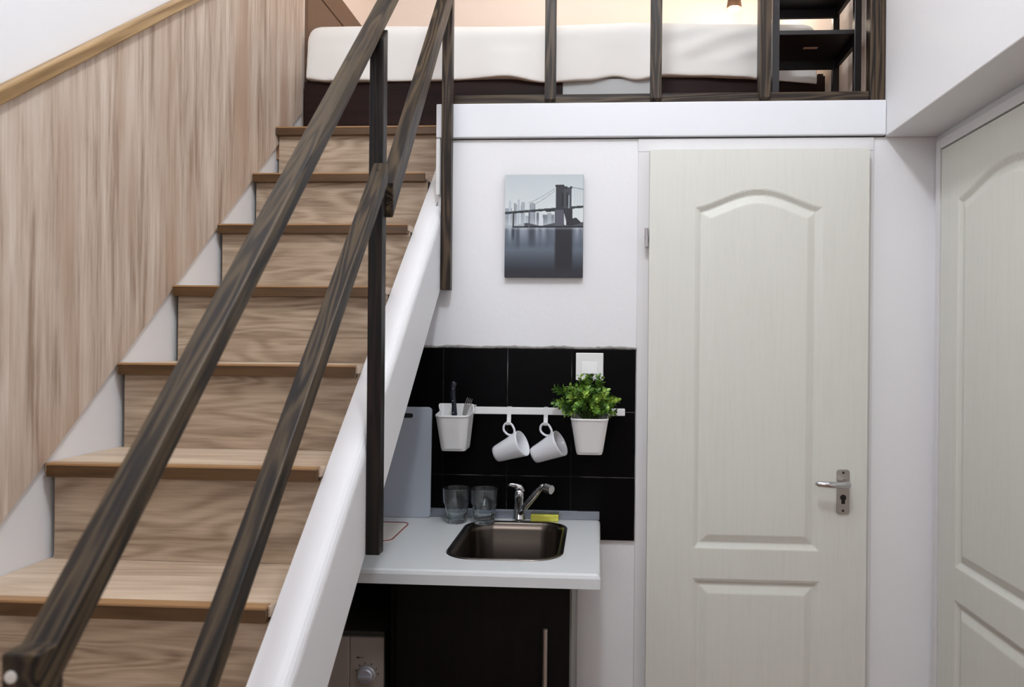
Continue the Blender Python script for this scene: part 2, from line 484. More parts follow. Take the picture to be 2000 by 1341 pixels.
# ------------------------------------------------------------------ doors
def door_leaf(name, width, z0, z1, px0, px1, arch_w, mat, parent):
    """leaf standing in local XZ facing -Y, front face at y=0; pressed raised panels as a height field"""
    def prof(d):
        if d <= 0:
            return 0.0
        if d < 0.016:
            t = d / 0.016
            return -0.0090 * t - 0.0013 * math.sin(t * 3 * 2 * PI) * (1 if 0.05 < t < 0.95 else 0)
        if d < 0.041:
            return -0.0090 + 0.0087 * (d - 0.016) / 0.025
        return -0.0003
    pc = (px0 + px1) / 2

    def ztop(x):
        t = max(0.0, 1 - abs(x - pc) / (arch_w))
        return 1.873 + 0.052 * (0.5 - 0.5 * math.cos(PI * t)) ** 0.72

    def h(x, z):
        if px0 < x < px1:
            if z > 0.83:
                zt = ztop(x); sl = (ztop(x + .002) - ztop(x - .002)) / .004
                d = min(x - px0, px1 - x, z - 0.874, (zt - z) / math.sqrt(1 + sl * sl))
            else:
                d = min(x - px0, px1 - x, 0.784 - z, z - 0.26)
            return prof(d)
        return 0.0
    st = 0.0027
    xs = [i * width / round(width / st) for i in range(round(width / st) + 1)]
    zs = []
    z = z0
    while z < z1 - 1e-6:
        zs.append(z); near = min(abs(z - c) for c in (0.80, 0.90, 1.88, 0.27))
        z += st if near < 0.075 else 0.012
    zs.append(z1)
    b = bmesh.new(); T = 0.038
    G = [[b.verts.new((x, -h(x, z), z)) for x in xs] for z in zs]
    for a, c in zip(G[:-1], G[1:]):
        for i in range(len(xs) - 1):
            f = b.faces.new((a[i], a[i + 1], c[i + 1], c[i])); f.smooth = True
    B(0, width, 0.0105, T - .002, z0, z1, bm=b)
    # thin border closing the front sheet to the core
    loop = [G[0][i].co.copy() for i in range(0, len(xs), len(xs) - 1)]
    w_ = width
    for (p, q) in (((0, z0), (w_, z0)), ((w_, z0), (w_, z1)), ((w_, z1), (0, z1)), ((0, z1), (0, z0))):
        vs = [b.verts.new((p[0], 0, p[1])), b.verts.new((q[0], 0, q[1])), b.verts.new((q[0], 0.011, q[1])), b.verts.new((p[0], 0.011, p[1]))]
        b.faces.new(vs)
    me = bpy.data.meshes.new(name); b.to_mesh(me); b.free(); me.materials.append(mat)
    o = bpy.data.objects.new(name, me); C.objects.link(o); o.parent = parent
    return o


def handle_set(parent, x, y, side=-1):
    """lever on an escutcheon; plate centre x, front of the leaf y (parent space, facing -Y)"""
    hd = obj('door_handle', prism(rrect(x, 1.049, .018, .064, .007, 5), y - .006, y, .0015, axis='Y'), M['satin'], parent)
    b = tube([(x + .004, y - .004, 1.076), (x + .004, y - .03, 1.076), (x + .001, y - .044, 1.076), (x - .012, y - .05, 1.0755),
              (x - .05, y - .05, 1.076), (x - .083, y - .047, 1.0775), (x - .09, y - .046, 1.078)],
             [.009, .009, .0095, .0095, .009, .0085, .004], 14)
    obj('lever', b, M['chrome'], hd, smooth=True)
    b = lathe([(0, 0), (.0085, 0), (.0085, .002), (0, .002)], 20, M4=Matrix.Rotation(PI / 2, 4, 'X'), center=(x, y - .0055, 1.032))
    B(x - .005, x + .005, y - .0072, y - .0045, 1.014, 1.028, bm=b)
    obj('keyhole', b, M['black'], hd)
    for z in (1.104, .994):
        obj('screw', lathe([(0, 0), (.004, 0), (.003, .0015), (0, .0018)], 12, M4=Matrix.Rotation(PI / 2, 4, 'X'), center=(x, y - .0058, z)), M['print_dark'], hd)
    return hd


d1 = thing('door_1', 'cream moulded panel door with steel lever, in the wall below the loft', 'door', (0, 0, 0))
struct(d1)
leaf = door_leaf('door_leaf', .632, FZ + .012, 2.043, .136, .498, .181, M['door'], d1)
leaf.location = (.145, YB - .037, 0)
bm = B(.112, .1465, YB - .005, YB - .0003, FZ, 2.0445, .001)
B(.7755, .80, YB - .005, YB - .0003, FZ, 2.0445, .001, bm=bm)
B(.112, .80, YB - .005, YB - .0003, 2.045, 2.0835, .001, bm=bm)
obj('door_frame', bm, M['grey_frame'], d1)
for z in (1.785, .30):
    b = tube([(.137, YB - .034, z - .027), (.137, YB - .034, z + .027)], .006, 12)
    tube([(.137, YB - .034, z - .001), (.137, YB - .034, z + .0012)], .0072, 12, bm=b)
    B(.135, .142, YB - .032, YB - .0055, z - .02, z + .02, bm=b)
    obj('hinge', b, M['chrome'], d1)
handle_set(d1, .7085, YB - .037)

d2 = thing('door_2', 'cream moulded panel door in the right wall, half out of frame', 'door', (0, 0, 0))
struct(d2)
bm = bmesh.new()
leaf = door_leaf('door_leaf', .71, FZ + .012, 2.03, .102, .602, .25, M['door'], d2)
# local x runs toward the camera: world = rotate so that the front faces -X
leaf.rotation_euler = (0, 0, -PI / 2); leaf.location = (XR - .012, 2.246, 0)
bm = B(XR - .016, XR - .0005, 2.25, 2.275, FZ, 2.06, .001)
B(XR - .016, XR - .0005, 1.505, 1.532, FZ, 2.06, .001, bm=bm)
B(XR - .016, XR - .0005, 1.532, 2.25, 2.034, 2.06, .001, bm=bm)
obj('door_frame', bm, M['grey_frame'], d2)

# ------------------------------------------------------------------ oak panelling on the left wall
pan = thing('wall_panelling', 'light oak laminate panelling running up the wall left of the stairs', 'wall panelling', (XL, 1.7, 1.4))
pl = lambda y: 1.425 + .838 * (y - 1.702)      # lower edge
pt = lambda y: 1.903 + .722 * (y - 1.344)      # upper edge
o = obj('panel', prism([(.25, pl(.25)), (2.763, pl(2.763)), (2.763, pt(2.763)), (.25, pt(.25))], XL + .0005, XL + .010, .001), M['oak_v'])
o.parent = pan; o.matrix_parent_inverse = Matrix.Translation((-XL, -1.7, -1.4))
a = math.atan(.722)
y0, y1 = .25, 2.763
bmc = prism([(y0, pt(y0)), (y1, pt(y1)), (y1, pt(y1) + .033), (y0, pt(y0) + .033)], XL + .0005, XL + .024, .004, a, (y0, pt(y0)))
o = obj('cap_rail', bmc, M['cap'], loc=(0, y0, pt(y0)), rotx=a)
o.parent = pan; o.matrix_parent_inverse = Matrix.Translation((-XL, -1.7, -1.4))

# ------------------------------------------------------------------ staircase
RISE = .1935
NY = [2.53, 2.36, 2.143, 1.913, 1.69, 1.465, 1.24, 1.015, .79, .565, .34]
NZ = [LZ - i * RISE for i in range(11)]
st = thing('staircase', 'steep closed staircase with oak laminate treads, brown nosings and a white stringer', 'staircase', (-.8, 1.4, FZ))
inv = Matrix.Translation((.8, -1.4, -FZ))


def kid(o, parent=st, inv_=inv):
    o.parent = parent; o.matrix_parent_inverse = inv_
    return o


for i, (y, z) in enumerate(zip(NY, NZ)):
    yb = (NY[i - 1] + .022) if i else 2.58
    xr = -.541 if i else -.500
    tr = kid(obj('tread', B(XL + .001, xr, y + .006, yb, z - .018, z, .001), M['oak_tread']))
    b = B(XL + .012, xr - .004, y - .004, y + .018, z - .026, z - .0035, .001)
    nz_ = obj('nosing', b, M['nosing']); nz_.parent = tr
    b = B(XL + .012, xr - .004, y - .005, y + .018, z - .0034, z + .0015, .001)
    lp0 = obj('nosing_lip', b, M['lip']); lp0.parent = nz_
    zb = NZ[i + 1] if i < 10 else FZ
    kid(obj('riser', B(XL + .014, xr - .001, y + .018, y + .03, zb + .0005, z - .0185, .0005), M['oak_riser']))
# white stringer with rounded arris
sy0, sy1 = .16, 2.3
tp = lambda y: 1.087 + .825 * (y - 1.34)
bt = lambda y: .863 + .825 * (y - 1.34)
poly = [(.36, FZ), (.36, tp(.36)), (2.306, tp(2.306)), (2.306, bt(2.306)), (.37, FZ)]
poly = [(.30, FZ), (.30, tp(.30)), (2.306, tp(2.306)), (2.306, bt(2.306)), (1.34 - (.863 - FZ) / .825, FZ)]
b = prism(poly, -.540, -.4748, 0)
es = [e for e in b.edges if all(abs(v.co.x + .4748) < 1e-5 for v in e.verts) and abs(e.verts[0].co.y - e.verts[1].co.y) > 1.5 and max(v.co.z for v in e.verts) > tp(2.306) - .01]
bmesh.ops.bevel(b, geom=es, offset=.022, segments=5, affect='EDGES', profile=.5)
for f in b.faces:
    f.smooth = False
kid(obj('stringer', b, M['white']))
kid(obj('stringer', prism([(2.3065, tp(2.3065)), (2.50, tp(2.50)), (2.50, bt(2.50)), (2.3065, bt(2.3065))], -.540, -.4985), M['white']))
# sloping soffit board below the steps
sb = lambda y: bt(y) + .02
kid(obj('soffit', prism([(.55, sb(.55) - .0), (2.306, sb(2.306)), (2.306, sb(2.306) + .015), (.55, sb(.55) + .015)], XL + .001, -.5405), M['white']))

# ------------------------------------------------------------------ stair railing
PX0, PX1 = -.4685, -.4395
ra = thing('stair_railing', 'dark stained square timber handrail on posts beside the staircase', 'railing', (-.455, 1.55, FZ))
rinv = Matrix.Translation((.455, -1.55, -FZ))
ht = lambda y: 1.232 + .985 * (y - .639)
hb = lambda y: 1.222 + .985 * (y - .666)
A45 = math.atan(.985)
HX0, HX1 = -.4845, -.4525
yt = .620
poly = [(.598, hb(.598)), (.598, ht(yt)), (yt, ht(yt)), (2.262, ht(2.262)), (2.262, hb(2.262))]
hr = timber('handrail', poly, HX0, HX1, A45, M['stain'], None, .002); kid(hr, ra, rinv)
b = lathe([(0, 0), (.0052, 0), (.005, .001), (0, .0016)], 20, M4=Matrix.Rotation(PI / 2, 4, 'X'), center=(-.4755, .5978, 1.1946))
pg = obj('screw_plug', b, M['cloth']); pg.parent = hr; pg.matrix_parent_inverse = hr.matrix_basis.inverted(); pg['label'] = 'pale screw plug'
# big post and hanging ends
kid(obj('post', prism([(1.548, 1.033), (1.580, 1.033), (1.580, hb(1.580) - .0003), (1.548, hb(1.548) - .0003)], PX0 - .006, PX1 - .006, .002), M['stain_post']), ra, rinv)
kid(obj('post', prism([(.604, tp(.604) + .0004), (.636, tp(.636) + .0004), (.636, hb(.636) - .0004), (.604, hb(.604) - .0004)], HX0 - .006, HX1 - .006, .001), M['stain_z']), ra, rinv)
# mid rails
mt = lambda y: 1.8365 + 1.05 * (y - 1.547)
mb = lambda y: 1.7925 + 1.05 * (y - 1.547)
mr = timber('mid_rail', [(.6365, mb(.6365)), (.6365, mt(.6365)), (1.547, mt(1.547)), (1.547, mb(1.547))], -.4635, -.4335, math.atan(1.05), M['stain'], None, .002)
kid(mr, ra, rinv)
b = lathe([(0, 0), (.003, 0), (.0025, .0012), (0, .0015)], 14, center=(-.4495, 1.528, mt(1.528)), M4=Matrix.Rotation(-.7, 4, 'X'))
o = obj('screw', b, M['satin']); o.parent = mr; o.matrix_parent_inverse = mr.matrix_basis.inverted()
# upper mid rail from the post up to the hanging post
ut = lambda y: 1.795 + 1.16 * (y - 1.60) + .03
ub = lambda y: 1.752 + 1.16 * (y - 1.60)
um = timber('mid_rail', [(1.5805, ub(1.5805)), (1.5805, ut(1.5805)), (2.262, ut(2.262)), (2.262, ub(2.262))], -.4605, -.4315, math.atan(1.16), M['stain'], None, .002)
kid(um, ra, rinv)

# ------------------------------------------------------------------ loft railing
lr = thing('loft_railing', 'dark stained timber balustrade standing on the white edge of the loft', 'railing', (.15, YB, LZ))
linv = Matrix.Translation((-.15, -YB, -LZ))
kid(obj('bottom_rail', B(-.4445, .7865, YB - .002, YB + .030, LZ + .0003, LZ + .030, .002), M['stain_x']), lr, linv)
for x0, x1 in ((-.170, -.137), (.146, .179), (.467, .499)):
    kid(obj('baluster', prism([(YB - .012, LZ + .012), (YB - .0025, LZ + .004), (YB - .0025, LZ + .031), (YB + .022, LZ + .031), (YB + .022, 3.1), (YB - .012, 3.1)], x0, x1, .0015), M['stain_z']), lr, linv)
kid(obj('post', B(.787, .829, YB - .006, YB + .034, LZ + .0003, 3.1, .002), M['stain_z']), lr, linv)
kid(obj('hanging_post', B(-.4743, -.4440, YB - .0475, YB - .0165, 1.627, 3.1, .002), M['stain_z']), lr, linv)
kid(obj('top_rail', B(-.48, .829, YB - .012, YB + .034, 3.1, 3.135, .002), M['stain_x']), lr, linv)

# ------------------------------------------------------------------ bed on the loft
bed = thing('bed', 'dark brown laminate bed frame on the loft floor, behind the balustrade', 'bed', (-.15, 3.2, LZ))
binv = Matrix.Translation((.15, -3.2, -LZ))
b = B(XL + .012, -.14, 2.768, 2.79, LZ, 2.425, .002)
B(.20, .79, 2.768, 2.79, LZ, 2.425, .002, bm=b)
B(.77, .79, 2.79, 3.68, LZ, 2.44, .002, bm=b)
B(XL + .012, .77, 3.66, 3.68, LZ, 2.425, .002, bm=b)
kid(obj('bed_frame', b, M['dark_bed']), bed, binv)
kid(obj('slat_base', B(XL + .03, .765, 2.80, 3.655, 2.40, 2.418), M['dark_bed']), bed, binv)
o = kid(obj('bed_front_panel', B(-.1395, .1995, 2.772, 2.785, LZ + .0005, 2.425, .001), M['bed_grey']), bed, binv); o['label'] = 'pale grey low front'  # plain pale panel between the two frame lengths, no drawer built
b = B(XL + .0006, XL + .013, 2.80, 3.70, LZ, 2.80, .001)
B(XL + .0006, XL + .016, 2.80, 3.70, 2.803, 2.905, .001, bm=b)
o = kid(obj('headboard', b, M['brown_board']), bed, binv); o['label'] = 'flat brown headboard'


def bottom(x):
    pts = [(-1.1, 2.43), (-1.0, 2.418), (-.6, 2.418), (-.35, 2.425), (-.2, 2.405), (-.05, 2.412), (.05, 2.428), (.13, 2.413), (.22, 2.425), (.35, 2.421), (.5, 2.413), (.6, 2.404), (.78, 2.39)]
    for (a, c), (d, e) in zip(pts[:-1], pts[1:]):
        if a <= x <= d:
            t = (x - a) / (d - a); t = t * t * (3 - 2 * t)
            return c + (e - c) * t
    return pts[-1][1]


b = bmesh.new(); loops = []
N = 150
xa, xb = -1.086, .765
for i in range(N + 1):
    x = xa + (xb - xa) * i / N
    e = min(x - xa, xb - x)
    q = 1 - max(0, 1 - e / .05) ** 2
    q = math.sqrt(max(q, 0.0)) if q > 0 else 0
    zt = 2.60 + .035 * min(1, q) + .005 * math.sin(x * 5) - (0.012 if x > .1 else 0) * min(1, max(0, (x - .1) / .3))
    zb = bottom(x); yf = 2.755 + .01 * (1 - q); ybk = 3.645
    lp = []
    fold = .006 * math.sin(9 * x + 1.2) + .004 * math.sin(23 * x)
    fr = max(0.0, min(1.0, (x - .12) / .2))
    dg = lambda z_: fr * .007 * math.sin(70 * (z_ - .38 * x)) * max(0.0, math.sin(3 * x))
    for (yy, zz) in ((ybk, zb + .02), (ybk, zt - .04), (ybk - .03, zt), (3.2, zt + .008), (yf + .06, zt + .004), (yf + .025, zt - .006), (yf + .006, zt - .03),
                     (yf - .002 + dg(zt - .05), zt - .05), (yf - .003 + dg(zt - .07), zt - .07), (yf - .004 + dg(zt - .09), zt - .09), (yf - .006 + fold * .5 + dg(zt - .11), zt - .11), (yf - .007 + fold * .6 + dg(zt - .13), zt - .13), (yf - .008 + fold * .8 + dg(zt - .15), zt - .15), (yf - .010 + fold, zb + .03), (yf - .012 + fold * 1.2, zb + .006), (yf - .006 + fold * 1.2, zb), (yf + .010, zb + .004), (yf + .05, max(zb, 2.4185) + .002), (ybk - .02, 2.4205)):
        lp.append((x, yy, zz))
    loops.append(lp)
loft(loops, bm=b, cap0=True, cap1=True)
o = obj('mattress', b, M['linen'], smooth=True)
md = o.modifiers.new('smooth', 'SUBSURF'); md.levels = 1; md.render_levels = 2
tag(o, 'thick mattress under a loose white sheet, lying on the brown bed frame', 'mattress')

# ------------------------------------------------------------------ little black shelf unit on the loft
sh = thing('shelf_unit', 'black open shelf unit standing before the right end of the bed', 'shelf', (.66, 2.56, LZ))
sinv = Matrix.Translation((-.66, -2.56, -LZ))
X0, X1, Y0_, Y1_ = .532, .803, 2.43, 2.672
PW = .021
for (x, y) in ((X0, Y0_), (X1 - PW, Y0_), (X0, Y1_ - PW), (X1 - PW, Y1_ - PW)):
    kid(obj('post', B(x, x + PW, y, y + PW, LZ, 3.05, .001), M['black_shelf']), sh, sinv)
for k, z in enumerate((2.452, 2.626, 2.83, 3.03)):
    s_ = kid(obj('shelf', B(X0 + .004, X1 - .004, Y0_ + .003, Y1_ - .003, z - .014, z, .001), M['black_shelf']), sh, sinv)
    b = B(X0 + PW, X1 - PW, Y1_ - .016, Y1_ - .004, z - .042, z - .0142)
    B(X0 + .004, X0 + .016, Y0_ + PW, Y1_ - PW, z - .042, z - .0142, bm=b)
    B(X1 - .016, X1 - .004, Y0_ + PW, Y1_ - PW, z - .042, z - .0142, bm=b)
    a_ = obj('apron', b, M['black_shelf']); a_.parent = s_
    if k == 0:
        t_ = obj('sticker', B(.655, .70, 2.535, 2.55, z - .0150, z - .0141), M['label']); t_.parent = s_; t_['label'] = 'small pale sticker under the board'

# ------------------------------------------------------------------ loft lamp
lp_ = thing('spot_lamp', 'small brown cone lamp with a lit bulb above the bed', 'lamp', (.585, 3.45, 2.962))
b = lathe([(.010, .13), (.016, .125), (.034, .0), (.0325, .0), (.014, .12), (.008, .125)], 28)
obj('lamp_shade', b, M['shade'], lp_, smooth=True)
b = tube([(0, 0, .125), (0, 0, .25), (0, .1, .30), (0, YL - 3.45, .30)], .006, 10)
obj('arm', b, M['shade'], lp_)
b = lathe([(0, -.012), (.012, -.006), (.018, .008), (.016, .03), (.009, .05), (.009, .1), (0, .1)], 20)
obj('bulb', b, M['bulb'], lp_, smooth=True)
sl = lamp('spot_lamp_light', 'POINT', (0, 0, -.03), 3.5, (1.0, .84, .66), .02); sl.parent = lp_

# ------------------------------------------------------------------ picture
pw, ph = .235, .307
pc = thing('canvas_picture', 'unframed grey photo print of a stone bridge over still water', 'picture', (-.168, YB, 1.8215))


def pic_color(u, v, rnd):
    def mixc(a, c, t):
        t = max(0, min(1, t)); return tuple(p * (1 - t) + q * t for p, q in zip(a, c))
    sky = mixc((188, 195, 198), (208, 213, 213), v / .4)
    c = sky
    shore = .52
    if v < shore:
        # skyline
        for (a, b_, top, g) in ((.0, .09, .33, 160), (.05, .075, .25, 190), (.115, .135, .28, 150), (.135, .16, .29, 176), (.165, .19, .24, 186), (.21, .26, .27, 172), (.20, .21, .30, 150), (.315, .39, .285, 150),
                               (.33, .37, .275, 165), (.40, .44, .37, 128), (.48, .63, .39, 138), (.54, .60, .375, 170), (.26, .32, .40, 176)):
            if a < u < b_ and v > top:
                c = mixc((g, g + 6, g + 12), (205, 210, 214), max(0, (v - .42) / .12)); c = tuple(x - 16 * ((int(u * 130)) % 2) for x in c)
        if .44 < u < .49 and v > .40 and v > .40 + (u - .44) * 0.5:
            c = (208, 212, 216)
        # trees and near bank
        if v > .47 - .05 * math.exp(-((u - .87) / .09) ** 2) + .04 * max(0, .6 - u) + .008 * math.sin(u * 60):
            if u > .78: c = (58, 60, 66)
        if v > .485 + .012 * math.sin(u * 17):
            c = (88, 92, 98) if u > .25 else (170, 176, 182)
        if v > .50 and u > .1:
            c = (34, 36, 42)
        # cables
        for (y0, y1, uu0, uu1) in ((.135, .275, .64, .30), (.155, .285, .64, .38)):
            if uu1 < u < uu0:
                vv = y1 + (y0 - y1) * ((u - uu1) / (uu0 - uu1)) ** 1.25
                if abs(v - vv) < .0028: c = (140, 148, 154)
        if u > .85 and abs(v - (.125 + .02 * (u - .85) / .15)) < .005: c = (140, 148, 154)
        if u > .87 and int(u * 60) % 2 and .145 < v < .31: c = mixc(c, (170, 178, 182), .35)
        # deck
        dk = .375 - .062 * u + (-.0)
        if dk - .012 < v < dk + .012 + (.012 if .52 < u < .64 else 0):
            c = (44, 52, 56) if v > dk - .004 else (84, 92, 96)
        # far pier
        if .095 < u < .12 and dk < v < shore: c = (64, 68, 74)
        if .305 < u < .32 and dk < v < shore: c = (96, 102, 108)
        # stone tower
        if .648 < u < .752 and .105 < v < .35: c = (62, 64, 72)
        if .64 < u < .76 and .10 < v < .118: c = (48, 50, 56)
        if .752 < u < .85 and .125 < v < .35: c = (80, 82, 88)
        if .745 < u < .86 and .115 < v < .14 and (u < .80 or u > .83): c = (54, 56, 62)
        for (a, b_) in ((.722, .748), (.785, .81)):
            apex = .165 + abs(u - (a + b_) / 2) * 2.2
            if a < u < b_ and apex < v < .31: c = (34, 36, 42) if a < .75 else (46, 48, 54)
        if .812 < u < .822 and .20 < v < .33: c = (160, 168, 172)
        if .635 < u < .76 and .345 < v < .495: c = (98, 99, 108)
        if .74 < u < .865 and v > .33 and v < .50 and u > .74 + (v - .33) * .35: c = (56, 56, 64)
    else:
        t = (v - shore) / (1 - shore)
        s = .5 + .5 * math.sin(u * 47 + 2 * math.sin(u * 13))
        c = mixc((158, 166, 174), (104, 113, 124), t * 3)
        c = mixc(c, (108, 117, 126), (t - .33) * 4) if t > .33 else c
        c = mixc(c, (54, 57, 66), (t - .45) / .42) if t > .45 else c
        if t < .45: c = mixc(c, (72, 78, 88), (.55 * s) * (1 - t / .45))
        for (a, b_, ln, st_) in ((.09, .12, .28, .8), (.15, .19, .45, .5), (.31, .39, .42, .6), (.55, .62, .35, .4)):
            m_ = (a + b_) / 2; wv = math.exp(-((u - m_) / ((b_ - a) * .6)) ** 4) * st_ * max(0, 1 - (t / ln) ** 3)
            c = mixc(c, (58, 62, 72), wv)
        wv = 1 / (1 + math.exp(-(u - .645) / .005)) * 1 / (1 + math.exp((u - .862) / .006)) * (1 if t < .75 else max(0, 1 - (t - .75) / .2))
        c = mixc(c, (38, 38, 48), .9 * wv)
        if t < .05: c = mixc((190, 196, 200), c, .5 + t * 10)
    return tuple((x - 128) * 1.22 + 118 + rnd.uniform(-3, 3) for x in c)


nx, nz = 150, 196
b = bmesh.new(); rnd = random.Random(3)
G = [[b.verts.new((-pw / 2 + pw * i / nx, 0, ph / 2 - ph * j / nz)) for i in range(nx + 1)] for j in range(nz + 1)]
for j in range(nz):
    for i in range(nx):
        b.faces.new((G[j][i], G[j + 1][i], G[j + 1][i + 1], G[j][i + 1]))
me = bpy.data.meshes.new('print_sheet'); b.to_mesh(me); b.free()
ca = me.color_attributes.new('tone', 'FLOAT_COLOR', 'POINT')
for j in range(nz + 1):
    for i in range(nx + 1):
        cc = pic_color(i / nx, j / nz, rnd)
        ca.data[j * (nx + 1) + i].color = srgb(*[max(0, min(255, x)) for x in cc])
mp, nt, p = new_mat('bridge_print')
at = nd(nt, 'ShaderNodeAttribute', attribute_name='tone'); nt.links.new(at.outputs['Color'], p.inputs['Base Color']); p.inputs['Roughness'].default_value = .45
me.materials.append(mp)
sheet = bpy.data.objects.new('print_sheet', me); C.objects.link(sheet); sheet.parent = pc; sheet.location = (0, -.0182, 0)
obj('stretcher', B(-pw / 2, pw / 2, -.018, -.0005, -ph / 2, ph / 2, .001), M['print_dark'], pc)

# ------------------------------------------------------------------ backsplash
bs = thing('tiled_backsplash', 'black square tiles with thin pale joints behind the sink', 'backsplash', (-.2, YB, .884))
bsi = Matrix.Translation((.2, -YB, -.884))
xs = [-1.045, -.853, -.661, -.469, -.274, -.081, .110]
zs = [.884, 1.0715, 1.267, 1.455]
b = None
for i in range(len(xs) - 1):
    for j in range(3):
        b = B(xs[i] + .0012, xs[i + 1] - .0012, YB - .011, YB - .002, zs[j] + .0012, zs[j + 1] - .0012, .0012, 2, bm=b)
kid(obj('tiles', b, M['tile']), bs, bsi)
kid(obj('grout', B(xs[0], xs[-1], YB - .0088, YB - .0003, zs[0], zs[-1]), M['grout']), bs, bsi)
pts = []; rnd = random.Random(5)
for i in range(60):
    x = -.56 + (.112 + .56) * i / 59
    pts.append((x, YB - .0065, 1.4575 + .0012 * math.sin(x * 40) + rnd.uniform(-.0008, .0008)))
kid(obj('caulk_line', tube(pts, [.0042 + rnd.uniform(-.001, .001) for _ in pts], 8), M['caulk']), bs, bsi)

# ------------------------------------------------------------------ switch
sw = thing('light_switch', 'white square rocker switch on the black tiles above the plant', 'switch', (-.0275, YB - .011, 1.402))
obj('switch_plate', B(-.041, .041, -.009, 0, -.041, .041, .0025, 3), M['plastic'], sw)
obj('rocker', prism([(-.0125, -.021), (-.0085, .022), (-.004, .022), (-.004, -.021)], -.0235, .0235, .0008), M['plastic'], sw)

# ------------------------------------------------------------------ worktop with sink cut-out
WZ, WT = .945, .033
WX0, WX1, WY0, WY1 = XL + .002, .008, 1.748, YB - .0115
scx, scy, shx, shy, sr = -.232, 2.047, .148, .203, .075
wt = thing('worktop', 'white laminate worktop running under the stairs, with an inset sink', 'worktop', (-.3, 2.03, WZ))
wi = Matrix.Translation((.3, -2.03, -WZ))
angs = set()
for k in range(96):
    angs.add(round(2 * PI * k / 96, 6))
for cx_, cy_ in ((WX0, WY0), (WX1, WY0), (WX0, WY1), (WX1, WY1)):
    angs.add(round(math.atan2(cy_ - scy, cx_ - scx) % (2 * PI), 6))
angs = sorted(angs)


def ray_rect(a):
    dx, dy = math.cos(a), math.sin(a); t = 1e9
    if dx > 1e-9: t = min(t, (WX1 - scx) / dx)
    if dx < -1e-9: t = min(t, (WX0 - scx) / dx)
    if dy > 1e-9: t = min(t, (WY1 - scy) / dy)
    if dy < -1e-9: t = min(t, (WY0 - scy) / dy)
    return (scx + dx * t, scy + dy * t)


def ray_rr(a, hx, hy, r):
    dx, dy = math.cos(a), math.sin(a); lo, hi = 0, 1.0
    for _ in range(40):
        m_ = (lo + hi) / 2; x, y = abs(dx * m_), abs(dy * m_)
        qx, qy = x - (hx - r), y - (hy - r)
        d = math.hypot(max(qx, 0), max(qy, 0)) + min(max(qx, qy), 0) - r
        if d < 0: lo = m_
        else: hi = m_
    return (scx + dx * lo, scy + dy * lo)


outer = [ray_rect(a) for a in angs]; inner = [ray_rr(a, shx - .006, shy - .006, sr) for a in angs]
EX, EY = WX1, WY0


def inset(p, d):
    return (min(p[0], WX1 - d) if p[0] > scx else p[0], max(p[1], WY0 + d))


lps = [[(x, y, WZ) for x, y in inner], [inset(p, .010) + (WZ,) for p in outer], [inset(p, .003) + (WZ - .003,) for p in outer], [p + (WZ - .010,) for p in outer],
       [p + (WZ - WT,) for p in outer], [(x, y, WZ - WT) for x, y in inner], [(x, y, WZ) for x, y in inner]]
b = loft(lps); bmesh.ops.remove_doubles(b, verts=b.verts, dist=1e-6)
kid(obj('slab', b, M['worktop']), wt, wi)
kid(obj('upstand', B(WX0, WX1 - .002, WY1 - .010, WY1, WZ + .0003, WZ + .026, .002), M['upstand']), wt, wi)

# ------------------------------------------------------------------ sink
sk = thing('sink', 'small rounded stainless steel sink bowl set into the white worktop', 'sink', (scx, scy, WZ))


def lpz(hx, hy, r, z, n=10):
    return [(x, y, z) for x, y in rrect(0, 0, hx, hy, r, n)]


b = loft([lpz(shx, shy, .078, .0004), lpz(shx - .001, shy - .001, .077, .0026), lpz(shx - .006, shy - .006, .073, .0032), lpz(shx - .012, shy - .012, .068, .002),
          lpz(shx - .016, shy - .016, .065, -.004), lpz(shx - .019, shy - .019, .063, -.02), lpz(shx - .025, shy - .025, .06, -.11), lpz(shx - .032, shy - .032, .054, -.132),
          lpz(shx - .05, shy - .05, .04, -.144), lpz(.05, .06, .03, -.147), lpz(.02, .02, .018, -.149)], cap1=True)
obj('bowl', b, M['sink_steel'], sk, smooth=True)
b = lathe([(0, .0045), (.012, .004), (.02, .003), (.03, .0025), (.034, 0)], 32, center=(0, 0, -.1475))
obj('drain', b, M['chrome'], sk, smooth=True)

# ------------------------------------------------------------------ tap
tpn = thing('sink_tap', 'chrome single lever mixer tap with a slanting spout behind the sink', 'tap', (-.232, 2.267, WZ + .0034))
b = lathe([(0, 0), (.0185, 0), (.0185, .004), (.0165, .008), (.0155, .03), (.015, .06), (.0165, .064), (.0165, .078), (.014, .088), (.0, .092)], 28)
obj('tap_body', b, M['chrome'], tpn, smooth=True)
b = tube([(.004, -.012, .022), (.022, -.03, .045), (.052, -.06, .085), (.066, -.074, .106), (.074, -.082, .113), (.082, -.09, .112)], [.009, .0095, .0095, .0095, .0095, .009], 14)
obj('spout', b, M['chrome'], tpn, smooth=True)
d_ = Vector((.8, -.58, -.12)).normalized()
p0 = Vector((.080, -.088, .1125))
b = tube([p0, p0 + d_ * .004, p0 + d_ * .005, p0 + d_ * .028, p0 + d_ * .029], [.010, .012, .013, .013, .011], 18)
obj('aerator', b, M['chrome'], tpn)
b = tube([(.006, 0, .080), (-.002, 0, .096), (-.014, -.004, .102), (-.026, -.008, .1035), (-.032, -.010, .102)], [.016, .013, .007, .005, .003], 14, flat_=(1.0, .8))
obj('lever', b, M['chrome'], tpn, smooth=True)


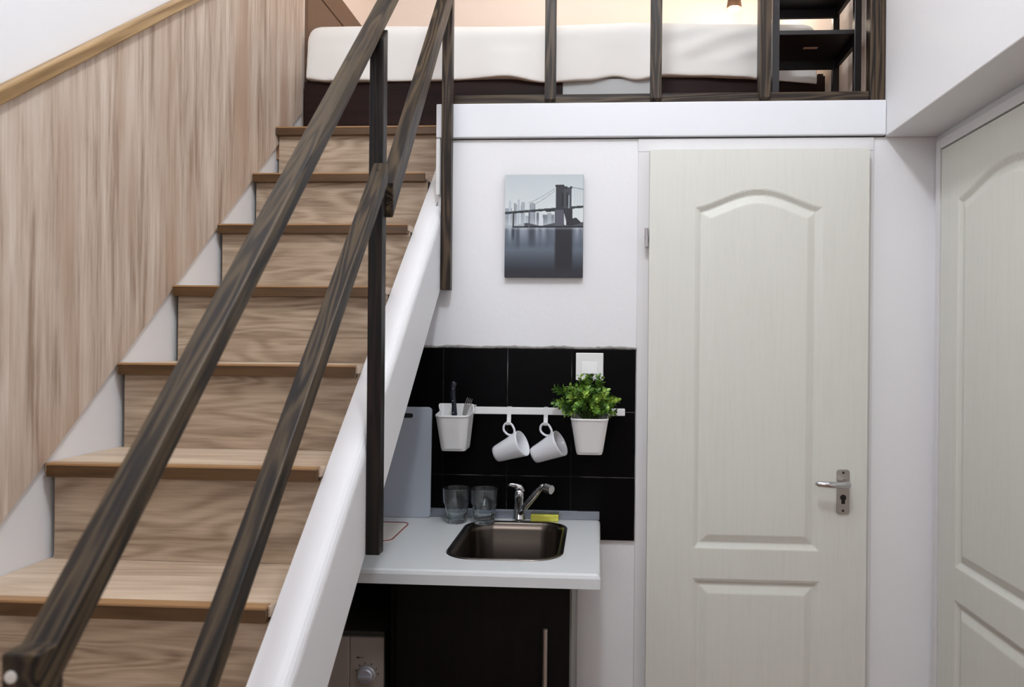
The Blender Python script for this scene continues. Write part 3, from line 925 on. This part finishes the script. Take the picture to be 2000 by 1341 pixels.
# ------------------------------------------------------------------ glasses
def make_glass(loc, label):
    t = thing('tumbler', label, 'glass', loc, 'clear tumblers on the worktop')

    def md_(a, z):
        if z > .056: return 1.0
        k = 10; u = (a % (2 * PI / k)) - PI / k
        f = math.cos(PI / k) / math.cos(u)
        w_ = min(1, (.056 - z) / .004) if z > .01 else 1
        return 1 - (1 - f) * w_ * 1.2
    prof = [(0, 0), (.026, 0), (.0295, .0015), (.0305, .006), (.0325, .03), (.0354, .052), (.0362, .055), (.0382, .0585), (.0390, .061), (.0398, .080), (.0404, .0985), (.0403, .1004), (.0394, .1016), (.0383, .1014), (.0375, .1002), (.0374, .098), (.0366, .08),
            (.0354, .061), (.0338, .055), (.0318, .04), (.028, .014), (.025, .0115), (0, .011)]
    obj('glass_body', lathe(prof, 80, mod=lambda a, z: md_(a, z)), M['glass'], t, smooth=True)
    return t


g1 = make_glass((-.412, 2.225, WZ + .0003), 'clear faceted tumbler nearer the grey chopping board')
g2 = make_glass((-.330, 2.222, WZ + .0003), 'clear faceted tumbler nearer the chrome tap')

# ------------------------------------------------------------------ sponge, board, cloth
sp = thing('sponge', 'yellow washing sponge with a grey scouring side behind the sink', 'sponge', (-.156, 2.268, WZ + .0003))
obj('foam', B(-.041, .041, -.012, .014, 0, .019, .003), M['sponge'], sp)
obj('scouring_pad', B(-.041, .041, -.0, .014, .0192, .026, .002), M['scour'], sp)

lean = math.radians(2.2)
cb = prism(rrect(0, .165, .080, .165, .012, 6), 0, .008, .0015, axis='Y')
o = obj('chopping_board', cb, M['board'])
o.location = (-.580, 2.272, WZ + .0005); o.rotation_euler = (-lean, 0, 0)
# rounded slot for hanging: cut with a boolean-free approach - dark inlay lip
b = prism(rrect(.004, .304, .019, .007, .0068, 6), -.0006, .0086, 0, axis='Y')
s_ = obj('hanging_slot', b, M['black']); s_.parent = o; s_['label'] = 'dark hanging slot'
tag(o, 'grey plastic chopping board leaning upright against the black tiles', 'chopping board')
cl = obj('tray_mat', loft([[(x, y, z) for x, y in rrect(-.655, 2.085, .115, .105, .022, 6)] for z in (WZ + .0003, WZ + .004)], cap0=True, cap1=True), M['cloth'])
tag(cl, 'thin white mat with a dark red rim, lying behind the post on the worktop', 'mat')
pts = [(x, y, WZ + .0045) for x, y in rrect(-.655, 2.085, .114, .104, .022, 6)]; pts.append(pts[0])
e_ = obj('rim', tube(pts, .0016, 6, caps=False), M['red']); e_.parent = cl; e_['label'] = 'dark red rim'

# ------------------------------------------------------------------ rail, hooks, caddy, mugs, pot
RY0, RY1, RZ0, RZ1 = 2.262, 2.278, 1.259, 1.280
rl = thing('utensil_rail', 'white horizontal kitchen rail screwed to the black tiles', 'rail', (-.2, 2.27, 1.27))
ri = Matrix.Translation((.2, -2.27, -1.27))
kid(obj('bar', B(-.466, .078, RY0, RY1, RZ0, RZ1, .002), M['plastic']), rl, ri)
for x in (-.445, .055):
    kid(obj('bracket', B(x - .009, x + .009, RY1 + .0002, YB - .011, RZ0 + .002, RZ1 - .002, .001), M['plastic']), rl, ri)


def make_hook(x, label):
    path = [(2.2795, 1.263), (2.2795, 1.2815), (2.2605, 1.2815), (2.2605, 1.25), (2.258, 1.240), (2.2535, 1.2335), (2.246, 1.2305), (2.239, 1.2335), (2.2365, 1.240)]
    b = bmesh.new(); th = .0018; cen = (2.2505, 1.262); L0, L1 = [], []
    loops = []
    for i, (y, z) in enumerate(path):
        p_ = Vector(path[max(i - 1, 0)]); q_ = Vector(path[min(i + 1, len(path) - 1)]); t = (q_ - p_).normalized(); n_ = Vector((t.y, -t.x))
        # keep the strip on the outside of the bar
        loops.append([(-.006, y + n_.x * 0, z + n_.y * 0), (.006, y, z), (.006, y - n_.x * th, z - n_.y * th), (-.006, y - n_.x * th, z - n_.y * th)])
    loft(loops, bm=b, cap0=True, cap1=True)
    o = obj('rail_hook', b, M['plastic']); o.location = (x, 0, 0)
    return tag(o, label, 'hook', 'white hooks on the kitchen rail')


make_hook(-.2640, 'white hook on the rail holding the left mug')
make_hook(-.1550, 'white hook on the rail holding the right mug')


def make_mug(hx, axis, label):
    ax = Vector(axis).normalized(); up = Vector((0, 0, 1)); rad = (up - ax * up.dot(ax)).normalized(); side = ax.cross(rad)
    R_ = Matrix((rad, side, ax)).transposed().to_4x4()
    hc = Vector((.0535, 0, .066))                       # handle centre in mug space (radial, -, axial)
    # the inside of the handle's top rests on the hook
    top = Vector((hx, 2.2475, 1.2305)) + Vector((0, 0, -.0005))
    off = R_.to_3x3() @ hc
    org = top - Vector((0, 0, .0135)) - off
    t = thing('mug', label, 'mug', org, 'white mugs hanging from the rail')
    t.rotation_euler = R_.to_euler(); t.scale = (1.02, 1.02, 1.02)
    prof = [(0, 0), (.020, 0), (.0235, .002), (.0255, .01), (.031, .045), (.0375, .082), (.0385, .09), (.0375, .0915), (.0363, .09), (.0345, .078), (.0285, .044), (.0225, .01), (.018, .0065), (0, .006)]
    obj('mug_body', lathe(prof, 56), M['ceramic'], t, smooth=True)
    pts = []
    for k in range(25):
        a = PI * 2 * k / 24
        r_, z_ = .0535 - .0 + .0175 * math.cos(a), .066 + .0155 * math.sin(a)
        # squash the inner half toward the wall of the mug
        if math.cos(a) < 0: r_ = .0535 + .0205 * math.cos(a); z_ += .004 * math.cos(a) * -1
        pts.append((r_, 0, z_))
    obj('handle', tube(pts, .0034, 10, caps=False), M['ceramic'], t, smooth=True)
    return t


make_mug(-.2640, (.083, -.024, .038), 'white tapered mug hanging next to the knife and fork caddy')
make_mug(-.1550, (.083, -.024, .043), 'white tapered mug hanging next to the potted plant')


def bucket(name, label, cat, x0, x1, bx0, bx1, rimz, botz, y0, y1, flare=0.0):
    cx_ = (x0 + x1) / 2
    t = thing(name, label, cat, (cx_, (y0 + y1) / 2, botz))
    hx, hy = (x1 - x0) / 2, (y1 - y0) / 2; bx = (bx1 - bx0) / 2; by = hy * .80
    H_ = rimz - botz

    def lp(hx_, hy_, r, z, lift=0, wl=0):
        out = []
        for (x, y) in rrect(0, (hy - hy_ - wl), hx_, hy_, r, 6):
            s_ = max(0.0, min(1.0, (y - hy * .55) / (hy * .3)))
            if flare and x < 0: x -= flare * s_
            out.append((x, y, z + lift * s_))
        return out
    lift = .024
    W = .0022
    b = loft([lp(bx - .010, by - .010, .010, 0), lp(bx - .003, by - .003, .012, .002), lp(bx, by, .020, .010), lp(hx - .0005, hy - .0005, .025, H_ - .006, lift), lp(hx + .0008, hy + .0008, .025, H_ - .004, lift), lp(hx + .0005, hy + .0005, .025, H_, lift),
              lp(hx - W, hy - W, .023, H_, lift, W), lp(bx - W, by - W, .012, .010, 0, W), lp(bx - .010, by - .010, .010, .003, 0, W)], cap0=True, cap1=True)
    body = obj('pot_body' if 'plant' in name else 'caddy_body', b, M['plastic'], t, smooth=False)
    cz = max(H_ + lift - .008, 1.2806 - botz)
    b = B(-hx * .97, hx * .97, hy + .0002, hy + .0305, cz, cz + .0024, .0005)
    B(-hx * .97, hx * .97, hy + .0285, hy + .0305, cz - .012, cz + .0020, bm=b)
    obj('rail_clip', b, M['plastic'], t)
    return t


YC0, YC1 = 2.128, 2.2595 - .0018 - .0012
cad = bucket('utensil_caddy', 'white plastic caddy hooked on the rail, holding a knife and a fork', 'caddy', -.460, -.364, -.449, -.376, 1.266, 1.160, YC0, YC1, .016)
pot = bucket('potted_plant', 'small bushy green plant in a white pot hooked on the rail', 'plant', -.077, .028, -.063, .013, 1.262, 1.156, YC0, YC1)

# knife and fork in the caddy
kn = thing('knife', 'table knife with a black riveted handle sticking up from the white caddy', 'knife', (-.414, 2.19, 1.170))
b = tube([(0, 0, .085), (0, 0, .094), (-.001, 0, .12), (-.005, 0, .15), (-.004, -.0, .172), (-.002, 0, .184), (0, 0, .187)], [.006, .0085, .0068, .0078, .0068, .0085, .005], 12, flat_=(1, .62))
obj('handle', b, M['knife'], kn, smooth=True)
b = prism([(-.008, .0), (.002, -.003), (.007, .01), (.007, .085), (-.007, .085)], -.0008, .0008, axis='Y')
obj('blade', b, M['steel_dark'], kn)
for z in (.099, .133, .168):
    obj('rivet', lathe([(0, 0), (.0022, 0), (.0018, .0012), (0, .0016)], 12, M4=Matrix.Rotation(PI / 2, 4, 'X'), center=(-.002 - (.002 if z > .12 else 0), -.0051, z)), M['chrome'], kn)
fk = thing('fork', 'steel fork with its tines up in the right side of the white caddy', 'fork', (-.402, 2.185, 1.186))
b = tube([(0, 0, 0), (.01, 0, .045), (.018, 0, .08)], [.0035, .0028, .003], 8, flat_=(1, .5))
b = prism([(.012, .078), (.023, .073), (.035, .104), (.018, .110)], -.001, .001, axis='Y', bm=b)
for k in range(4):
    x = .0195 + k * .0046; z = .1085 - k * .0016
    tube([(x - .001, 0, z - .004), (x + .005, -.001, z + .012), (x + .0075, -.001, z + .019)], [.0011, .0011, .0006], 6, bm=b)
obj('fork_body', b, M['steel_dark'], fk)

# plant
obj('soil', loft([[(x, y, .088) for x, y in rrect(0, .006, .042, .050, .015, 6)], [(x, y, .092) for x, y in rrect(0, .006, .042, .050, .015, 6)]], cap0=True, cap1=True), M['soil'], pot)
rnd = random.Random(11)
bl, bsn = bmesh.new(), bmesh.new()


def leaf(bm, p, d, n_, l, w_):
    d = d.normalized(); s = d.cross(n_).normalized(); n_ = s.cross(d)
    P = [p, p + d * l * .3 + s * w_ * .5 + n_ * l * .04, p + d * l * .65 + s * w_ * .46 + n_ * l * .08, p + d * l, p + d * l * .65 - s * w_ * .46 + n_ * l * .08,
         p + d * l * .3 - s * w_ * .5 + n_ * l * .04, p + d * l * .5 - n_ * l * .04]
    V = [bm.verts.new(q) for q in P]
    for i in range(6):
        f = bm.faces.new((V[i], V[(i + 1) % 6], V[6])); f.smooth = True


cent = Vector((.0, .0, .135))
for k in range(74):
    th = rnd.uniform(0, 2 * PI); ph_ = math.acos(rnd.uniform(-.35, 1))
    d = Vector((math.cos(th) * math.sin(ph_) * .90, math.sin(th) * math.sin(ph_) * .62, math.cos(ph_) * .82))
    R0 = .062 * rnd.uniform(.6, 1.25)
    if d.x < -.6: R0 *= 1.15
    tip = cent + Vector((-.008, 0, 0)) + d * R0 * 1.35 + Vector((0, 0, .008))
    root = Vector((rnd.uniform(-.02, .02), rnd.uniform(-.02, .02), .090))
    if tip.y > .048: tip.y = .048
    mid = root.lerp(tip, .5) + Vector((0, 0, .012))
    tube([root, mid, tip], [.0012, .001, .0007], 5, bm=bsn)
    ax = (tip - mid).normalized()
    for s_ in range(5):
        base = mid.lerp(tip, .25 + .75 * s_ / 4)
        for q in range(3 if s_ < 4 else 4):
            a = q * 2 * PI / 3 + s_ * 1.1 + rnd.uniform(-.3, .3)
            u = ax.orthogonal().normalized(); v = ax.cross(u)
            rad = u * math.cos(a) + v * math.sin(a)
            dd = (rad + ax * rnd.uniform(.4, 1.1)).normalized()
            q0 = base + dd * .002
            l = rnd.uniform(.012, .020) * (1 if s_ < 4 else .8)
            if (q0 + dd * l).y > .052: continue
            leaf(bl, q0, dd, ax, l, l * .62)
obj('foliage', bl, M['leaf'], pot); obj('stems', bsn, M['stem'], pot)

# ------------------------------------------------------------------ cabinets under the worktop
cab = thing('base_cabinet', 'black-brown kitchen cabinet with a steel bar handle under the sink', 'cabinet', (-.27, 2.0, FZ))
ci = Matrix.Translation((.27, -2.0, -FZ))
CY = 1.80
TZ = WZ - WT - .0005
b = B(-.470, -.452, CY + .002, WY1 - .002, FZ, TZ)
B(-.452, -.076, WY1 - .014, WY1 - .002, FZ, TZ, bm=b)
B(-.452, -.076, CY + .03, WY1 - .014, FZ + .1, FZ + .118, bm=b)
B(-.452, -.076, CY + .05, CY + .065, FZ, FZ + .1, bm=b)
kid(obj('carcass', b, M['dark_cab']), cab, ci)
o = kid(obj('side_panel', B(-.0755, -.058, CY + .002, WY1 - .002, FZ, TZ), M['cab_edge']), cab, ci); o['label'] = 'right side panel coloured lit grey'
cd = kid(obj('cabinet_door', B(-.470, -.0625, CY - .018, CY + .001, FZ + .1, TZ - .004, .001), M['dark_cab']), cab, ci)
b = tube([(-.117, CY - .05, .50), (-.117, CY - .05, .818)], .0058, 14)
for z in (.53, .785):
    tube([(-.117, CY - .05, z), (-.117, CY - .0185, z)], .0045, 10, bm=b)
h_ = obj('handle', b, M['satin'], smooth=False); h_.parent = cd; h_['label'] = 'satin steel bar handle'

oc = thing('open_cabinet', 'black open cabinet below the stairs that houses the microwave', 'cabinet', (-.78, 2.0, FZ))
oi_ = Matrix.Translation((.78, -2.0, -FZ))
MZ = .505
b = B(XL + .002, XL + .02, CY + .002, WY1 - .002, FZ, TZ)
B(-.489, -.4712, CY + .002, WY1 - .002, FZ, TZ, bm=b)
B(XL + .02, -.489, WY1 - .014, WY1 - .002, FZ, TZ, bm=b)  # back panel added to keep the space behind the microwave dark
kid(obj('carcass', b, M['dark_cab']), oc, oi_)
kid(obj('shelf', B(XL + .02, -.4892, CY + .002, WY1 - .014, MZ - .018, MZ), M['dark_cab']), oc, oi_)

mw = thing('microwave', 'silver fronted microwave oven with a round dial, inside the open black cabinet', 'microwave', (-.76, 1.96, MZ))
mi_ = Matrix.Translation((.76, -1.96, -MZ))
mx0, mx1, my0, my1, mz1 = -.962, -.5155, 1.848, 2.18, .762
for (x, y) in ((mx0 + .03, my0 + .05), (mx1 - .03, my0 + .05), (mx0 + .03, my1 - .03), (mx1 - .03, my1 - .03)):
    kid(obj('foot', lathe([(0, 0), (.012, 0), (.012, .0095), (0, .0095)], 14, center=(x, y, MZ + .0002)), M['black']), mw, mi_)
kid(obj('case', B(mx0, mx1, my0 + .0, my1, MZ + .01, mz1, .003), M['micro_body']), mw, mi_)
o = kid(obj('control_panel', B(-.598, mx1 + .001, my0 - .013, my0 - .0004, MZ + .012, mz1 - .010, .002), M['microwave']), mw, mi_); o['label'] = 'silver control panel'
dr = kid(obj('oven_door', B(mx0 - .001, -.5992, my0 - .013, my0 - .0004, MZ + .012, mz1 - .010, .002), M['microwave']), mw, mi_); dr['label'] = 'silver door'
b = prism(rrect(-.79, .62, .138, .082, .012, 6), my0 - .0145, my0 - .0128, axis='Y')
w_ = obj('window', b, M['black']); w_.parent = dr
kx, kz = -.556, .662
kb = lathe([(0, 0), (.0215, 0), (.0215, .003), (.0195, .004), (.0185, .013), (.016, .015), (0, .015)], 36, M4=Matrix.Rotation(PI / 2, 4, 'X'), center=(kx, my0 - .0132, kz))
B(kx - .016, kx + .016, my0 - .0345, my0 - .027, kz - .0042, kz + .0042, .0015, bm=kb)
kid(obj('dial', kb, M['knob']), mw, mi_)
b = None
for a in (-70, -38, -8, 24, 56, 84):       # scale marks round the dial
    r = math.radians(a); x, z = kx + math.sin(r) * .0285, kz + math.cos(r) * .0285
    b = B(x - .0012, x + .0012, my0 - .0136, my0 - .0129, z - .0018, z + .0018, bm=b)
for a in range(-100, 100, 7):
    r = math.radians(a); x, z = kx + math.sin(r) * .0242, kz + math.cos(r) * .0242
    b = B(x - .0012, x + .0012, my0 - .0136, my0 - .0129, z - .0003, z + .0003, bm=b)
B(kx - .0245, kx - .019, my0 - .0136, my0 - .0129, .7015, .7050, bm=b)
B(kx - .018, kx - .008, my0 - .0136, my0 - .0129, .7030, .7040, bm=b)
kid(obj('scale_marks', b, M['print_dark']), mw, mi_)
